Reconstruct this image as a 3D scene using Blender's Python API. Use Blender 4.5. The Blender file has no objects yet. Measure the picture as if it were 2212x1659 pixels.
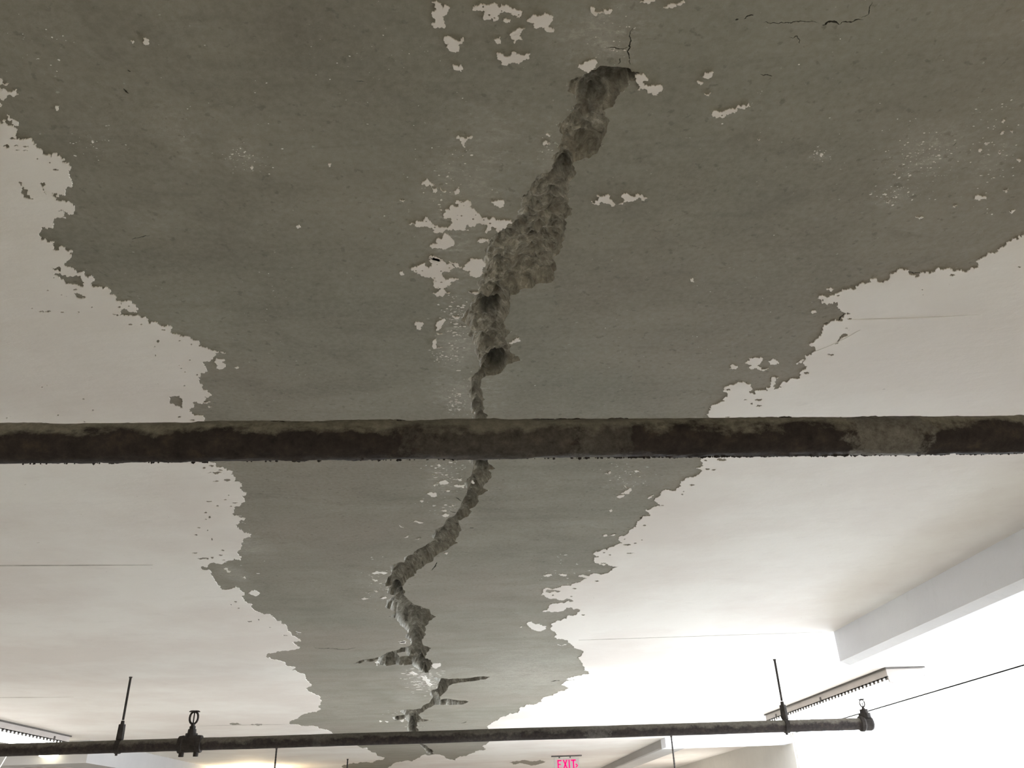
import bpy, math, random
import numpy as np
from mathutils import Vector, Matrix, noise
from mathutils.geometry import delaunay_2d_cdt

random.seed(7); np.random.seed(7)
S = bpy.context.scene
COL = S.collection

# ------------------------------------------------------------------ camera
F = 1780.0
CY = np.array([-79, 957.5, F]); CY /= np.linalg.norm(CY)
CX = np.array([1, -.037, 0.]); CX = CX - (CX @ CY) * CY; CX /= np.linalg.norm(CX)
CZ = np.cross(CX, CY)
EYE = 1.6
ZC = 2.75                     # ceiling height
H = ZC - EYE
cd = bpy.data.cameras.new('camera'); cam = bpy.data.objects.new('camera', cd); COL.objects.link(cam)
cd.sensor_width = 36; cd.lens = 36 * F / 2212; cd.clip_start = .02; cd.clip_end = 200
m = Matrix.Identity(4)
for i, a in enumerate((CX, CY, CZ)):
    m[i][0] = a[0]; m[i][1] = -a[1]; m[i][2] = -a[2]
m[2][3] = EYE
cam.matrix_world = m
S.camera = cam

# ------------------------------------------------------------------ world, lights, exposure
W = bpy.data.worlds.new('overcast'); S.world = W; W.use_nodes = True
bg = W.node_tree.nodes['Background']; bg.inputs[0].default_value = (.84, .91, 1, 1); bg.inputs[1].default_value = 7.5
S.view_settings.view_transform = 'Standard'; S.view_settings.look = 'None'
S.view_settings.gamma = 1; S.view_settings.use_curve_mapping = False
S.view_settings.exposure = 1.6
S.cycles.max_bounces = 5; S.cycles.diffuse_bounces = 4; S.cycles.adaptive_threshold = .04; S.cycles.use_denoising = True

def area(name, loc, sx, sy, power, col=(1, 1, 1), rot=(0, 0, 0)):
    l = bpy.data.lights.new(name, 'AREA'); l.shape = 'RECTANGLE'; l.size = sx; l.size_y = sy
    l.energy = power; l.color = col
    o = bpy.data.objects.new(name, l); COL.objects.link(o); o.location = loc; o.rotation_euler = rot
    return o
area('added_fill_behind', (-4.9, -2.5, 2.55), .3, 3.4, 60, (1, .92, .74))  # unseen lamp added behind the camera to light the near ceiling
area('added_fill_behind_right', (3.7, -2.5, 2.55), .3, 3.4, 60, (1, .91, .74))  # its unseen twin on the right, also added to lift the near ceiling
area('fixture_light_left', (-5.1, 8.7, 2.50), .3, 2.2, 45, (1, .95, .90))
area('fixture_light_right', (3.87, 9.3, 2.50), .3, 3.4, 108, (.93, .96, 1))
area('warm_lamp_far_left', (-4.3, 17.5, 2.2), .5, .5, 22, (1, .80, .52), (math.pi, 0, 0))
area('fixture_light_far', (0, 24, 2.5), 3, .4, 60, (1, .96, .93))
area('added_fill_far_right', (4.2, 19, 2.4), .3, 3, 80, (1, .97, .95))  # unseen light added to brighten the bay under the far cross beam

# ------------------------------------------------------------------ helpers
def cray(px, py):
    d = np.array([px - 1106, py - 829.5, F]); return np.array([d @ CX, d @ CY, d @ CZ])
def onceil(px, py):
    r = cray(px, py); r = r / r[2] * H; return (r[0], r[1])
def aty(px, py, y):
    r = cray(px, py); r = r / r[1] * y; return Vector((r[0], r[1], r[2] + EYE))

def link(name, me, mat, parent=None, **props):
    if mat:
        for mm in (mat if isinstance(mat, (list, tuple)) else [mat]): me.materials.append(mm)
    o = bpy.data.objects.new(name, me); COL.objects.link(o)
    if parent: o.parent = parent
    for k, v in props.items(): o[k] = v
    return o
def empty(name, loc, label, cat, group=None):
    o = bpy.data.objects.new(name, None); COL.objects.link(o); o.location = loc
    o['label'] = label; o['category'] = cat; o.empty_display_size = .1
    if group: o['group'] = group
    return o
class MB:
    def __init__(s): s.v = []; s.f = []; s.sm = []
    def add(s, vs, fs, smooth=False):
        n = len(s.v); s.v += [tuple(v) for v in vs]; s.f += [tuple(i + n for i in f) for f in fs]; s.sm += [smooth] * len(fs)
    def box(s, a, b):
        x0, y0, z0 = a; x1, y1, z1 = b
        s.add([(x0,y0,z0),(x1,y0,z0),(x1,y1,z0),(x0,y1,z0),(x0,y0,z1),(x1,y0,z1),(x1,y1,z1),(x0,y1,z1)],
              [(0,3,2,1),(4,5,6,7),(0,1,5,4),(1,2,6,5),(2,3,7,6),(3,0,4,7)])
    def prism_y(s, prof, y0, y1):      # prof: (x,z) counter-clockwise
        n = len(prof)
        s.add([(x, y0, z) for x, z in prof] + [(x, y1, z) for x, z in prof],
              [tuple(range(n)), tuple(range(2*n-1, n-1, -1))] + [(i, i+n, (i+1) % n + n, (i+1) % n) for i in range(n)])
    def sweep(s, pts, rad, n=16, cap=True, smooth=True, ref=None):
        pts = [Vector(p) for p in pts]; rad = rad if isinstance(rad, (list, tuple)) else [rad] * len(pts)
        vs = []
        t0 = (pts[1] - pts[0]).normalized()
        u = Vector(ref) if ref else (Vector((0, 0, 1)) if abs(t0.z) < .9 else Vector((1, 0, 0)))
        for i, p in enumerate(pts):
            t = (pts[min(i+1, len(pts)-1)] - pts[max(i-1, 0)]).normalized()
            a = (u - t * u.dot(t)).normalized(); b = t.cross(a); u = a
            for k in range(n):
                q = 2*math.pi*k/n; vs.append(p + (a*math.cos(q) + b*math.sin(q)) * rad[i])
        fs = [(i*n+k, i*n+(k+1) % n, (i+1)*n+(k+1) % n, (i+1)*n+k) for i in range(len(pts)-1) for k in range(n)]
        base = len(s.v)
        s.add(vs, fs, smooth)
        if cap:
            s.f.append(tuple(base + k for k in range(n-1, -1, -1))); s.sm.append(False)
            s.f.append(tuple(base + (len(pts)-1)*n + k for k in range(n))); s.sm.append(False)
    def build(s, name, mat, parent=None, **props):
        me = bpy.data.meshes.new(name); v = s.v
        if parent is not None:
            off = parent.matrix_world.translation if parent.parent is None else Vector()
            off = Vector(parent.location) + (Vector(parent.parent.location) if parent.parent else Vector())
            v = [(a-off.x, b-off.y, c-off.z) for a, b, c in v]
        me.from_pydata(v, [], s.f); me.update()
        me.polygons.foreach_set('use_smooth', s.sm)
        return link(name, me, mat, parent, **props)

# ------------------------------------------------------------------ materials
class NT:
    def __init__(s, name):
        s.m = bpy.data.materials.new(name); s.m.use_nodes = True; s.t = s.m.node_tree
        s.b = s.t.nodes['Principled BSDF']; s.b.inputs['Roughness'].default_value = .85
        s.b.inputs['Specular IOR Level'].default_value = .2
        s.co = s.t.nodes.new('ShaderNodeTexCoord').outputs['Object']
    def n(s, typ, **kw):
        x = s.t.nodes.new(typ)
        for k, v in kw.items(): setattr(x, k, v)
        return x
    def l(s, a, b): s.t.links.new(a, b)
    def mapping(s, sc=(1,1,1), loc=(0,0,0), rot=(0,0,0), src=None):
        x = s.n('ShaderNodeMapping'); x.inputs['Scale'].default_value = sc; x.inputs['Location'].default_value = loc; x.inputs['Rotation'].default_value = rot
        s.l(src or s.co, x.inputs[0]); return x.outputs[0]
    def noise(s, scale, detail=6, rough=.6, src=None, dist=0):
        x = s.n('ShaderNodeTexNoise'); x.inputs['Scale'].default_value = scale; x.inputs['Detail'].default_value = detail
        x.inputs['Roughness'].default_value = rough; x.inputs['Distortion'].default_value = dist
        s.l(src or s.co, x.inputs['Vector']); return x.outputs[0]
    def ramp(s, src, stops, interp='LINEAR'):
        x = s.n('ShaderNodeValToRGB'); e = x.color_ramp.elements; x.color_ramp.interpolation = interp
        while len(e) < len(stops): e.new(.5)
        for i, (p, c) in enumerate(stops):
            e[i].position = p; e[i].color = (c, c, c, 1) if isinstance(c, (int, float)) else (*c, 1)
        s.l(src, x.inputs[0]); return x.outputs[0]
    def mix(s, fac, a, b, mode='MIX'):
        x = s.n('ShaderNodeMix', data_type='RGBA', blend_type=mode)
        for sock, v in ((x.inputs[0], fac), (x.inputs[6], a), (x.inputs[7], b)):
            if isinstance(v, (int, float)): sock.default_value = v
            elif isinstance(v, tuple): sock.default_value = (*v, 1)
            else: s.l(v, sock)
        return x.outputs[2]
    def math(s, op, a, b=0.0, c=0.0):
        x = s.n('ShaderNodeMath', operation=op)
        for i, v in enumerate((a, b, c)):
            if isinstance(v, (int, float)): x.inputs[i].default_value = v
            else: s.l(v, x.inputs[i])
        return x.outputs[0]
    def bump(s, h, strength=.3, dist=.005, prev=None):
        x = s.n('ShaderNodeBump'); x.inputs['Strength'].default_value = strength; x.inputs['Distance'].default_value = dist
        s.l(h, x.inputs['Height'])
        if prev: s.l(prev, x.inputs['Normal'])
        return x.outputs[0]
    def done(s, col, bump=None, rough=None):
        if isinstance(col, tuple): s.b.inputs['Base Color'].default_value = (*col, 1)
        else: s.l(col, s.b.inputs['Base Color'])
        if bump: s.l(bump, s.b.inputs['Normal'])
        if rough is not None: s.b.inputs['Roughness'].default_value = rough
        return s.m
    def blob(s, cx, cy, rx, ry, ang=0):
        """soft 0..1 mask of an ellipse on the ceiling plane, object coordinates"""
        mp = s.mapping((1/rx, 1/ry, 0), src=s.mapping((1,1,0), rot=(0,0,-ang), src=s.mapping((1,1,0), loc=(-cx,-cy,0))))
        v = s.n('ShaderNodeVectorMath', operation='LENGTH'); s.l(mp, v.inputs[0])
        x = s.n('ShaderNodeMapRange'); x.inputs[1].default_value = 1; x.inputs[2].default_value = .2
        s.l(v.outputs['Value'], x.inputs[0]); return x.outputs[0]

def mat_concrete():
    t = NT('bare_concrete')
    stre = t.noise(1.0, 7, .62, t.mapping((.9, 5.5, 1)))
    mott = t.noise(2.3, 8, .62, dist=.6)
    fine = t.noise(75, 5, .7)
    col = t.mix(t.ramp(mott, [(.32, 0), (.68, 1)]), (.212, .199, .162), (.305, .291, .246))
    col = t.mix(t.ramp(stre, [(.36, .55), (.50, .10), (.62, 0)]), col, (.195, .186, .150))
    gr = t.noise(.9, 5, .6, t.mapping((1, 1.3, 1), loc=(13, 2, 0)))
    col = t.mix(t.ramp(gr, [(.48, 0), (.66, .35)]), col, (.238, .243, .203))
    pk = t.noise(.55, 4, .6, t.mapping((1, 1.3, 1), loc=(3, 8, 0)))
    col = t.mix(t.ramp(pk, [(.45, 0), (.70, .7)]), col, (.30, .265, .228))
    dk = t.noise(5.0, 8, .7, t.mapping((.8, 2.2, 1), loc=(9, 2, 0)), dist=.8)
    col = t.mix(t.ramp(dk, [(.54, 0), (.72, .45)]), col, (.165, .155, .125))
    # lime bloom: pale dusty patches
    dust = t.noise(38, 8, .78, t.mapping((1, 1.6, 1)))
    dm = t.ramp(dust, [(.50, 0), (.66, 1)])
    tot = None
    for px, py, w, h, a in BLOOMS:
        cx, cy = onceil(px, py); rx = onceil(px + w, py)[0] - cx; ry = abs(onceil(px, py + h)[1] - cy)
        b = t.math('MULTIPLY', t.blob(cx, cy, rx, ry), a)
        tot = b if tot is None else t.math('MAXIMUM', tot, b)
    haze = t.noise(6, 8, .7)
    hz = t.math('MULTIPLY', tot, t.ramp(haze, [(.35, .15), (.65, 1)]))
    col = t.mix(t.math('MULTIPLY', hz, .85), col, (.375, .36, .32))
    col = t.mix(t.math('MULTIPLY', t.math('MULTIPLY', tot, dm), .8), col, (.52, .50, .45))
    sp = t.ramp(t.noise(55, 3, .5), [(.30, 1), (.36, 0)])
    col = t.mix(t.math('MULTIPLY', sp, .35), col, (.09, .082, .065))
    ws = t.ramp(t.noise(90, 2, .5, t.mapping((1, 1, 1), loc=(4, 4, 4))), [(.745, 0), (.775, 1)])
    col = t.mix(t.math('MULTIPLY', ws, .5), col, (.55, .52, .46))
    col = t.mix(.12, col, t.ramp(fine, [(.3, .05), (.7, .5)]))
    b = t.bump(t.noise(5, 9, .58, t.mapping((1, 2.5, 1))), .30, .010)
    b = t.bump(fine, .35, .0015, b)
    return t.done(col, b, .92)

def mat_cavity():
    t = NT('broken_concrete')
    a = t.noise(34, 10, .78, dist=.5)
    col = t.ramp(a, [(.31, (.085, .082, .072)), (.42, (.27, .262, .232)), (.54, (.44, .428, .38)), (.68, (.80, .785, .73))])
    v = t.n('ShaderNodeTexVoronoi'); v.inputs['Scale'].default_value = 60; t.l(t.mapping((1,1,1)), v.inputs['Vector'])
    st = t.ramp(v.outputs['Color'], [(.55, 0), (.8, .45)])
    col = t.mix(st, col, (.33, .30, .255))
    br = t.noise(7, 5, .6)
    col = t.mix(t.ramp(br, [(.5, 0), (.7, .18)]), col, (.24, .21, .165))
    at = t.n('ShaderNodeAttribute', attribute_name='stone_and_shade')
    col = t.mix(t.math('MULTIPLY', at.outputs['Fac'], .8), col, (.085, .087, .082))  # dark stones, and the painted shade of hairline cracks
    d2 = t.n('ShaderNodeAttribute', attribute_name='far_shade')
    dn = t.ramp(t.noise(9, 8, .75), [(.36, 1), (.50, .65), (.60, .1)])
    col = t.mix(t.math('MULTIPLY', t.math('MULTIPLY', d2.outputs['Fac'], dn), .9), col, (.10, .093, .075))  # paints the shade of the far, deeper trench into the colour
    b = t.bump(a, .7, .008); b = t.bump(t.noise(120, 6, .7), .6, .002, b)
    return t.done(col, b, .95)

def mat_paint(name, base, tint):
    t = NT(name)
    n1 = t.noise(.8, 6, .6); n2 = t.noise(4, 8, .65, t.mapping((1, 2, 1)))
    col = t.mix(t.ramp(n1, [(.42, 0), (.60, 1)]), base, tint)
    col = t.mix(t.ramp(n2, [(.58, 0), (.8, .35)]), col, tuple(c*.82 for c in base))
    sp = t.ramp(t.noise(34, 4, .6), [(.24, 1), (.27, 0)])
    col = t.mix(t.math('MULTIPLY', sp, .55), col, (.25, .22, .18))
    b = t.bump(t.noise(3.0, 8, .6, t.mapping((1, 2.2, 1))), .45, .012)
    b = t.bump(t.noise(60, 4, .7), .25, .0012, b)
    return t.done(col, b, .7)

def mat_pipe(name, dusty):
    t = NT(name)
    g = t.n('ShaderNodeNewGeometry'); sx = t.n('ShaderNodeSeparateXYZ'); t.l(g.outputs['Normal'], sx.inputs[0])
    n = t.noise(14, 9, .72, t.mapping((.7, 1, 1)))
    pos = t.n('ShaderNodeSeparateXYZ'); t.l(t.co, pos.inputs[0])
    # scale: dust and cement splash lie on the top and upper flanks of the pipe
    up = t.math('ADD', t.math('MULTIPLY', sx.outputs['Z'], .55), t.math('MULTIPLY', n, 1.5))
    m = t.ramp(up, [(.74, 0), (1.0, 1)])
    rust = t.ramp(t.noise(30, 8, .7), [(.3, (.022, .019, .019)), (.55, (.048, .040, .038)), (.75, (.085, .066, .052))])
    cement = t.ramp(t.noise(45, 8, .75), [(.3, (.14, .13, .105)), (.55, (.25, .235, .195)), (.8, (.36, .34, .29))])
    col = t.mix(t.math('MULTIPLY', m, dusty), rust, cement)
    for cx, w, h in PATCHES:
        d = t.math('ABSOLUTE', t.math('SUBTRACT', pos.outputs['X'], cx))
        k = t.math('SUBTRACT', 1, t.math('DIVIDE', d, w))
        k = t.ramp(t.math('ADD', t.math('MULTIPLY', k, .5), t.math('MULTIPLY', t.noise(24, 8, .75), .75)), [(.55, 0), (.63, 1)])
        col = t.mix(t.math('MULTIPLY', k, h*dusty), col, t.ramp(t.noise(60, 8, .8), [(.3, (.08, .073, .062)), (.75, (.27, .26, .24))]))
    b = t.bump(t.noise(50, 9, .75), .8, .004)
    return t.done(col, b, .9)

def mat_plain(name, col, rough=.7, var=.15, scale=8, metal=0):
    t = NT(name); n = t.noise(scale, 6, .65)
    c = t.mix(t.ramp(n, [(.35, 0), (.7, 1)]), tuple(x*(1-var) for x in col), tuple(min(1, x*(1+var)) for x in col))
    t.b.inputs['Metallic'].default_value = metal
    return t.done(c, t.bump(t.noise(scale*6, 5, .7), .2, .002), rough)
def mat_emit(name, col, k):
    t = NT(name); t.b.inputs['Emission Color'].default_value = (*col, 1); t.b.inputs['Emission Strength'].default_value = k
    return t.done(tuple(min(1, c) for c in col))

# pale bloom on the bare concrete: px, py, half width, half height, amount
BLOOMS = [(1300, 75, 150, 110, .8), (1060, 330, 170, 150, .55), (1010, 400, 130, 130, .6), (985, 545, 90, 130, .75), (985, 730, 60, 110, .9),
          (985, 850, 75, 60, .9), (1060, 845, 60, 70, .6), (395, 300, 60, 90, .6), (520, 335, 60, 45, .75), (330, 480, 80, 40, .35), (215, 300, 60, 70, .35),
          (2000, 335, 120, 80, .85), (1935, 420, 60, 45, .8), (1775, 335, 35, 20, .7), (2150, 340, 60, 110, .5), (1180, 330, 60, 120, .5),
          (955, 1040, 45, 60, .85), (985, 1110, 60, 40, .6), (1345, 1040, 60, 50, .5), (545, 1180, 60, 30, .7), (505, 1240, 40, 25, .8),
          (920, 1465, 70, 35, .95), (1000, 1445, 60, 12, .7), (810, 1270, 60, 40, .4), (1200, 1270, 60, 20, .5), (1250, 1430, 50, 25, .3),
          (1130, 1455, 170, 60, .75), (690, 1520, 150, 60, .5), (980, 1590, 200, 40, .4), (1100, 1060, 260, 60, .25), (880, 1510, 40, 14, .7), (1110, 640, 400, 25, .12), (1700, 560, 300, 60, .12)]
PATCHES = [(.97, .15, 1.0), (.05, .34, .30), (.30, .10, .35), (-1.22, .05, .4)]
M_CON = mat_concrete(); M_CAV = mat_cavity()
M_PAINT = mat_paint('ceiling_paint', (.70, .662, .630), (.775, .758, .728))
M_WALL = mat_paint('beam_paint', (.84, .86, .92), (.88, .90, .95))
M_PIPE = mat_pipe('rusty_pipe_with_cement_dust', 1.0)
M_PIPE2 = mat_pipe('dark_pipe', .45)
M_IRON = mat_plain('blackened_iron', (.035, .030, .027), .8, .4, 30)
M_SEAM = mat_plain('grey_seam', (.47, .44, .41), .9, .2, 12)
M_SEAML = mat_plain('pale_ridge', (.76, .74, .70), .9, .1, 12)
M_HOUSE = mat_plain('white_enamel', (.40, .365, .34), .5, .06, 6)
M_GREY = mat_plain('grey_metal', (.10, .092, .085), .6, .2, 10)
M_TUBE = mat_emit('lit_diffuser', (1, .98, .96), 7)
M_LAMP = mat_emit('lit_lamp', (1, .95, .72), 3)
M_RED = mat_emit('red_letters', (1, .0, .13), .27)
M_SIGN = mat_plain('sign_face', (.42, .40, .37), .6, .05, 6)
M_FLOOR = mat_plain('garage_floor', (.42, .40, .36), .8, .15, 1.5)
M_WL = mat_plain('wall_paint', (.66, .64, .60), .8, .06, 1.0)
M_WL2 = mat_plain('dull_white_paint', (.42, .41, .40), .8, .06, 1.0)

# ------------------------------------------------------------------ outlines read off the photograph (region origin + scale)
REG = {1: (0, 0, 2.962), 2: (740, 0, 2.962), 3: (1472, 0, 2.962), 4: (0, 440, 2.962), 5: (740, 440, 2.962), 6: (1472, 440, 2.962),
       7: (340, 960, 3.77), 8: (740, 960, 3.77), 10: (1100, 960, 3.77), 9: (500, 1300, 3.687), 11: (1000, 1400, 4.424), 12: (560, 1590, 7.373), 0: (0, 0, 1)}
def P(r, s):
    x0, y0, k = REG[r]; q = [float(a) for a in s.replace(',', ' ').split()]
    return [(x0 + q[i]/k, y0 + q[i+1]/k) for i in range(0, len(q), 2)]
def pxlen(a, b):
    """how long a world segment on the ceiling is, as an angle in 1/1780 rad"""
    d = math.dist(a, b); r = math.sqrt(((a[0]+b[0])/2)**2 + ((a[1]+b[1])/2)**2 + H*H)
    return d / r * F
def fractal(pts, amp=.22, stop=3.0, closed=True):
    """ragged outline; pts and the step size are in units of 1/1780 rad, the result lies on the ceiling plane"""
    out = []; n = len(pts)
    def rec(a, b, dep):
        dx = b[0]-a[0]; dy = b[1]-a[1]; L = math.hypot(dx, dy)
        if L < stop or dep > 7: out.append(a); return
        k = max(-.42*L, min(.42*L, random.gauss(0, amp)*L)); t = random.uniform(.33, .67)
        v = max(.28, min(.9, 1-((a[1]+b[1])/2-200)/1750))      # foreshortening at that height
        m_ = (a[0] + dx*t - dy/L*k*1.15, a[1] + dy*t + dx/L*k*v)
        rec(a, m_, dep+1); rec(m_, b, dep+1)
    for i in range(n if closed else n-1): rec(pts[i], pts[(i+1) % n], 0)
    if not closed: out.append(pts[-1])
    return [onceil(*p) for p in out]
def W2(pts): return [onceil(*p) for p in pts]

CRACK = (P(2, '1650 420 1700 425 1750 425 1800 432 1840 440 1870 462 1925 470 1880 490 1900 515 1850 520 1825 530 1800 590 1770 610 1745 650 1735 685 1690 695 1665 705 1680 740 1695 800 1690 850 1660 900 1650 925 1680 928 1640 950 1625 985 1585 1015 1540 1020 1480 1035 1470 1050 1495 1105 1480 1140 1450 1160 1455 1215 1440 1250 1455 1280 1440 1310 1470 1335 1455 1380 1420 1400 1440 1430 1425 1470 1420 1500 1425 1520 1400 1550 1410 1580 1390 1620')
 + P(5, '1365 335 1355 365 1370 420 1365 470 1340 500 1300 515 1220 535 1150 545 1075 585 1070 630 1065 670 1065 700 1040 745 1030 760 1050 800 1085 815 1050 850 1045 880 1080 915 1085 960 1125 980 1150 1000 1110 1010 1060 1025 1035 1055 1010 1085 960 1100 920 1100 890 1120 885 1150 880 1180 900 1215 910 1250 905 1300 915 1340 930 1360 915 1385')
 + P(8, '1180 120 1190 160 1245 195 1190 205 1215 235 1190 290 1155 330 1150 360 1195 375 1140 405 1100 420 1110 460 1060 520 1030 530 1058 540 1030 580 985 600 940 620 955 660 970 700 945 740 920 790 945 797 880 830 850 860 790 885 760 910 740 945 690 970 650 1000 600 1030 580 1075 520 1120 485 1155 510 1195 500 1230 530 1260 580 1300 640 1320 710 1345 715 1370')
 + P(9, '1640 118 1570 160 1550 220 1530 290 1520 330 1590 370 1555 420 1540 450 1590 465 1605 510 1570 550 1600 590 1630 600 1680 605 1760 612 1870 610 1960 595 2000 592 2060 600 2000 620 1880 635 1760 655 1720 690 1690 730 1660 780 1720 770 1780 780 1850 785 1895 795 1850 815 1760 820 1680 822 1620 820 1560 850 1520 880 1490 905 1530 935 1600 945 1530 955 1480 960 1470 1000 1475 1050 1510 1130 1560 1150 1600 1180 1610 1210 1580 1240 1550 1200 1525 1160 1490 1110 1430 1050 1410 1040 1400 1000 1410 960 1380 930 1300 950 1280 920 1380 900 1345 862 1430 855 1510 850 1580 800 1600 760 1580 740 1590 710 1640 690 1650 640 1610 600 1560 570 1520 560 1460 520 1440 495 1350 505 1240 515 1180 500 1160 470 1170 455 1100 480 1000 500 950 495 1020 470 1100 455 1170 440 1240 405 1320 385 1430 345 1410 300 1390 290 1400 230 1350 190 1320 150 1240 118')
 + P(8, '400 1390 440 1360 400 1355 345 1320 360 1270 400 1245 430 1230 370 1215 365 1180 400 1150 350 1155 315 1130 355 1125 370 1080 400 1040 385 990 440 970 500 960 500 920 550 900 580 880 620 850 680 820 740 780 740 730 760 690 830 640 860 600 920 570 940 530 960 500 970 470 1000 420 1010 370 990 320 1010 285 1050 250 1055 200 1050 160 1010 135 1040 120')
 + P(5, '840 1385 845 1350 815 1310 820 1270 810 1230 815 1190 820 1150 795 1130 830 1110 860 1080 880 1050 875 1010 850 960 840 900 830 870 810 830 800 780 755 745 770 710 800 670 830 620 850 590 870 560 860 520 880 490 910 440 915 400 900 370 900 340 910 290 940 240 960 210 990 185 1050 155 1085 130 1100 100 1120 70')
 + P(2, '1120 1350 1140 1310 1140 1270 1180 1240 1200 1200 1220 1160 1270 1110 1330 1095 1350 1040 1350 990 1390 960 1380 925 1350 915 1400 912 1410 860 1385 835 1365 795 1420 765 1445 740 1480 700 1475 680 1500 650 1480 600 1440 590 1435 555 1450 520 1500 495 1560 470 1620 445'))
CR_ISLAND = P(9, '1320 408 1395 402 1415 432 1330 447')

LEFT = (P(1, '0 775 60 800 100 850 105 880 200 880 210 920 260 950 280 985 330 1000 390 1000 400 1040 440 1100 450 1140 460 1195 420 1215 420 1245 330 1225 350 1260 400 1280 440 1285 465 1310 480 1345 420 1350 370 1345 420 1395 330 1420 265 1450 250 1500 290 1525 350 1545 330 1555 370 1600 460 1635')
 + P(4, '415 355 450 400 490 440 540 430 575 460 605 490 585 500 620 530 700 570 740 585 740 610 780 640 870 645 860 690 770 690 720 700 770 710 860 718 930 720 945 745 1000 755 1080 780 1090 820 1140 830 1150 850 1220 855 1260 870 1270 905 1330 925 1400 945 1370 975 1310 1005 1300 1020 1320 1050 1310 1080 1265 1110 1300 1160 1330 1195 1355 1225 1310 1230 1315 1255 1230 1270 1240 1300 1210 1325 1270 1350 1310 1390')
 + P(7, '470 150 560 190 600 240 620 300 690 340 730 390 685 410 710 465 650 500 610 560 670 575 720 600 665 630 665 690 740 720 760 750 700 790 680 850 650 880 680 940 560 950 450 960 350 995 400 1020 440 1060 470 1110 510 1150 580 1180 640 1150 690 1230 720 1280 780 1340 880 1380 960 1420 1010 1460 1060 1500 1090 1540 1130 1570 1170 1600 1090 1610')
 + P(9, '480 320 545 360 430 385 290 410 275 440 340 460 430 500 510 520 470 545 560 570 590 610 640 660 590 690 660 730 710 780 710 850 620 880 530 920 460 950 470 975 600 990 700 1010 800 1040 830 1070')
 + P(12, '1720 190 1850 260 2000 345 1940 380 1700 410 1430 440 1310 490 1340 509'))
RIGHT = (P(6, '2192 195 2120 220 2070 270 2000 320 1940 335 1900 390 1810 430 1770 420 1650 410 1560 440 1450 440 1330 450 1310 490 1250 490 1170 510 1110 545 1050 550 980 575 930 600 870 603 980 625 1000 665 1035 690 1080 695 1040 720 1020 750 910 775 900 820 860 870 815 895 850 910 840 945 795 965 785 1000 775 1060 755 1080 740 1120 680 1135 640 1170 590 1185 625 1110 575 1130 570 1160 500 1190 470 1215 430 1195 410 1140 290 1165 270 1200 275 1260 190 1300 160 1345 185 1370')
 + P(10, '1560 95 1580 165 1520 188 1575 210 1545 240 1500 265 1440 270 1390 325 1310 370 1200 430 1260 495 1110 530 1150 570 1080 600 1040 625 990 690 950 730 890 755 920 800 860 820 800 855 680 888 730 905 690 940 740 975 890 990 820 1030 700 1045 560 1075 630 1090 530 1130 500 1150 400 1165 280 1175 260 1225 320 1250 500 1260 520 1275 440 1290 320 1330 270 1360 400 1360 500 1320 580 1345 550 1380 440 1420 360 1450 350 1480 380 1530 370 1570 470 1590 500 1620')
 + P(11, '1080 0 1150 40 1100 90 1130 130 1160 190 1210 240 1100 260 990 290 1070 300 940 345 1010 380 910 410 800 460 650 540 520 620 400 650 300 700 245 775 230 910 180 935 220 965 100 1000')
 + P(9, '1820 1230 1780 1265 1280 1300 1240 1324'))

ISL = [(2, s) for s in '''570 10 600 0 630 20 640 55 650 25 688 45 670 80 640 100 650 140 650 178 600 175 568 150 590 115 570 75 600 50
832 42 880 20 940 30 1000 45 1080 45 1110 60 1150 70 1140 100 1090 95 1050 75 1000 90 975 130 950 110 900 105 905 80 870 65
1025 130 1075 125 1050 140
1175 130 1220 90 1260 95 1290 85 1345 100 1320 155 1350 180 1250 175 1220 155 1230 145
968 250 1010 235 1010 275 985 270
1070 215 1110 190 1170 175 1150 190 1130 220 1150 250 1110 250 1100 275 1080 240
985 340 1040 360 1080 335 1140 350 1200 335 1195 370 1150 390 1110 400 1060 400 1015 410 990 370
648 240 690 235 770 235 765 275 740 285 745 325 695 325 680 280
705 410 740 425 760 415 760 455 735 445
1585 50 1610 45 1620 75 1670 55 1720 50 1680 85 1630 92 1590 75
1510 410 1560 390 1610 378 1630 400 1590 440 1545 452 1520 435
1870 480 1900 470 1940 485 1955 510 1920 525 1930 545 2000 548 2050 562 2020 590 1950 592 1885 575 1905 550 1875 510
1900 15 1930 0 2000 0 1960 20
2050 45 2110 20 2180 0 2190 15 2120 40 2080 50
728 885 760 875 780 885 825 868 825 885 790 900 785 940 768 930 765 900
510 1160 540 1140 590 1180 570 1195 530 1185
575 1205 605 1200 595 1230 580 1225
625 1200 665 1220 640 1222
710 1225 745 1205 745 1235 720 1245
950 1290 975 1280 1035 1290 1030 1320 1000 1325 970 1310
1590 1285 1640 1265 1625 1245 1660 1255 1720 1275 1745 1305 1700 1300 1650 1290 1600 1298
1765 1305 1790 1260 1840 1250 1920 1245 1950 1265 1930 1285 1850 1285 1800 1290
425 1435 480 1410 520 1415 530 1385 560 1410 570 1435 640 1450 690 1440 700 1400 650 1380 690 1340 740 1320 720 1295 790 1280 820 1290 810 1320 860 1360 890 1395 930 1400 980 1405 1080 1405 1085 1425 1030 1455 990 1480 950 1450 920 1490 920 1430 860 1425 800 1430 750 1465 690 1470 630 1485 580 1480 520 1445 460 1430
560 1565 610 1550 600 1530 640 1510 660 1490 690 1510 715 1540 710 1570 640 1590 580 1585
860 1545 900 1525 935 1530 930 1548 880 1550
365 1275 400 1275 390 1292
1280 910 1310 900 1330 915 1290 928
1300 855 1330 862 1320 870
555 1640 570 1650 600 1650 640 1659 600 1665'''.split('\n')]
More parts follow.
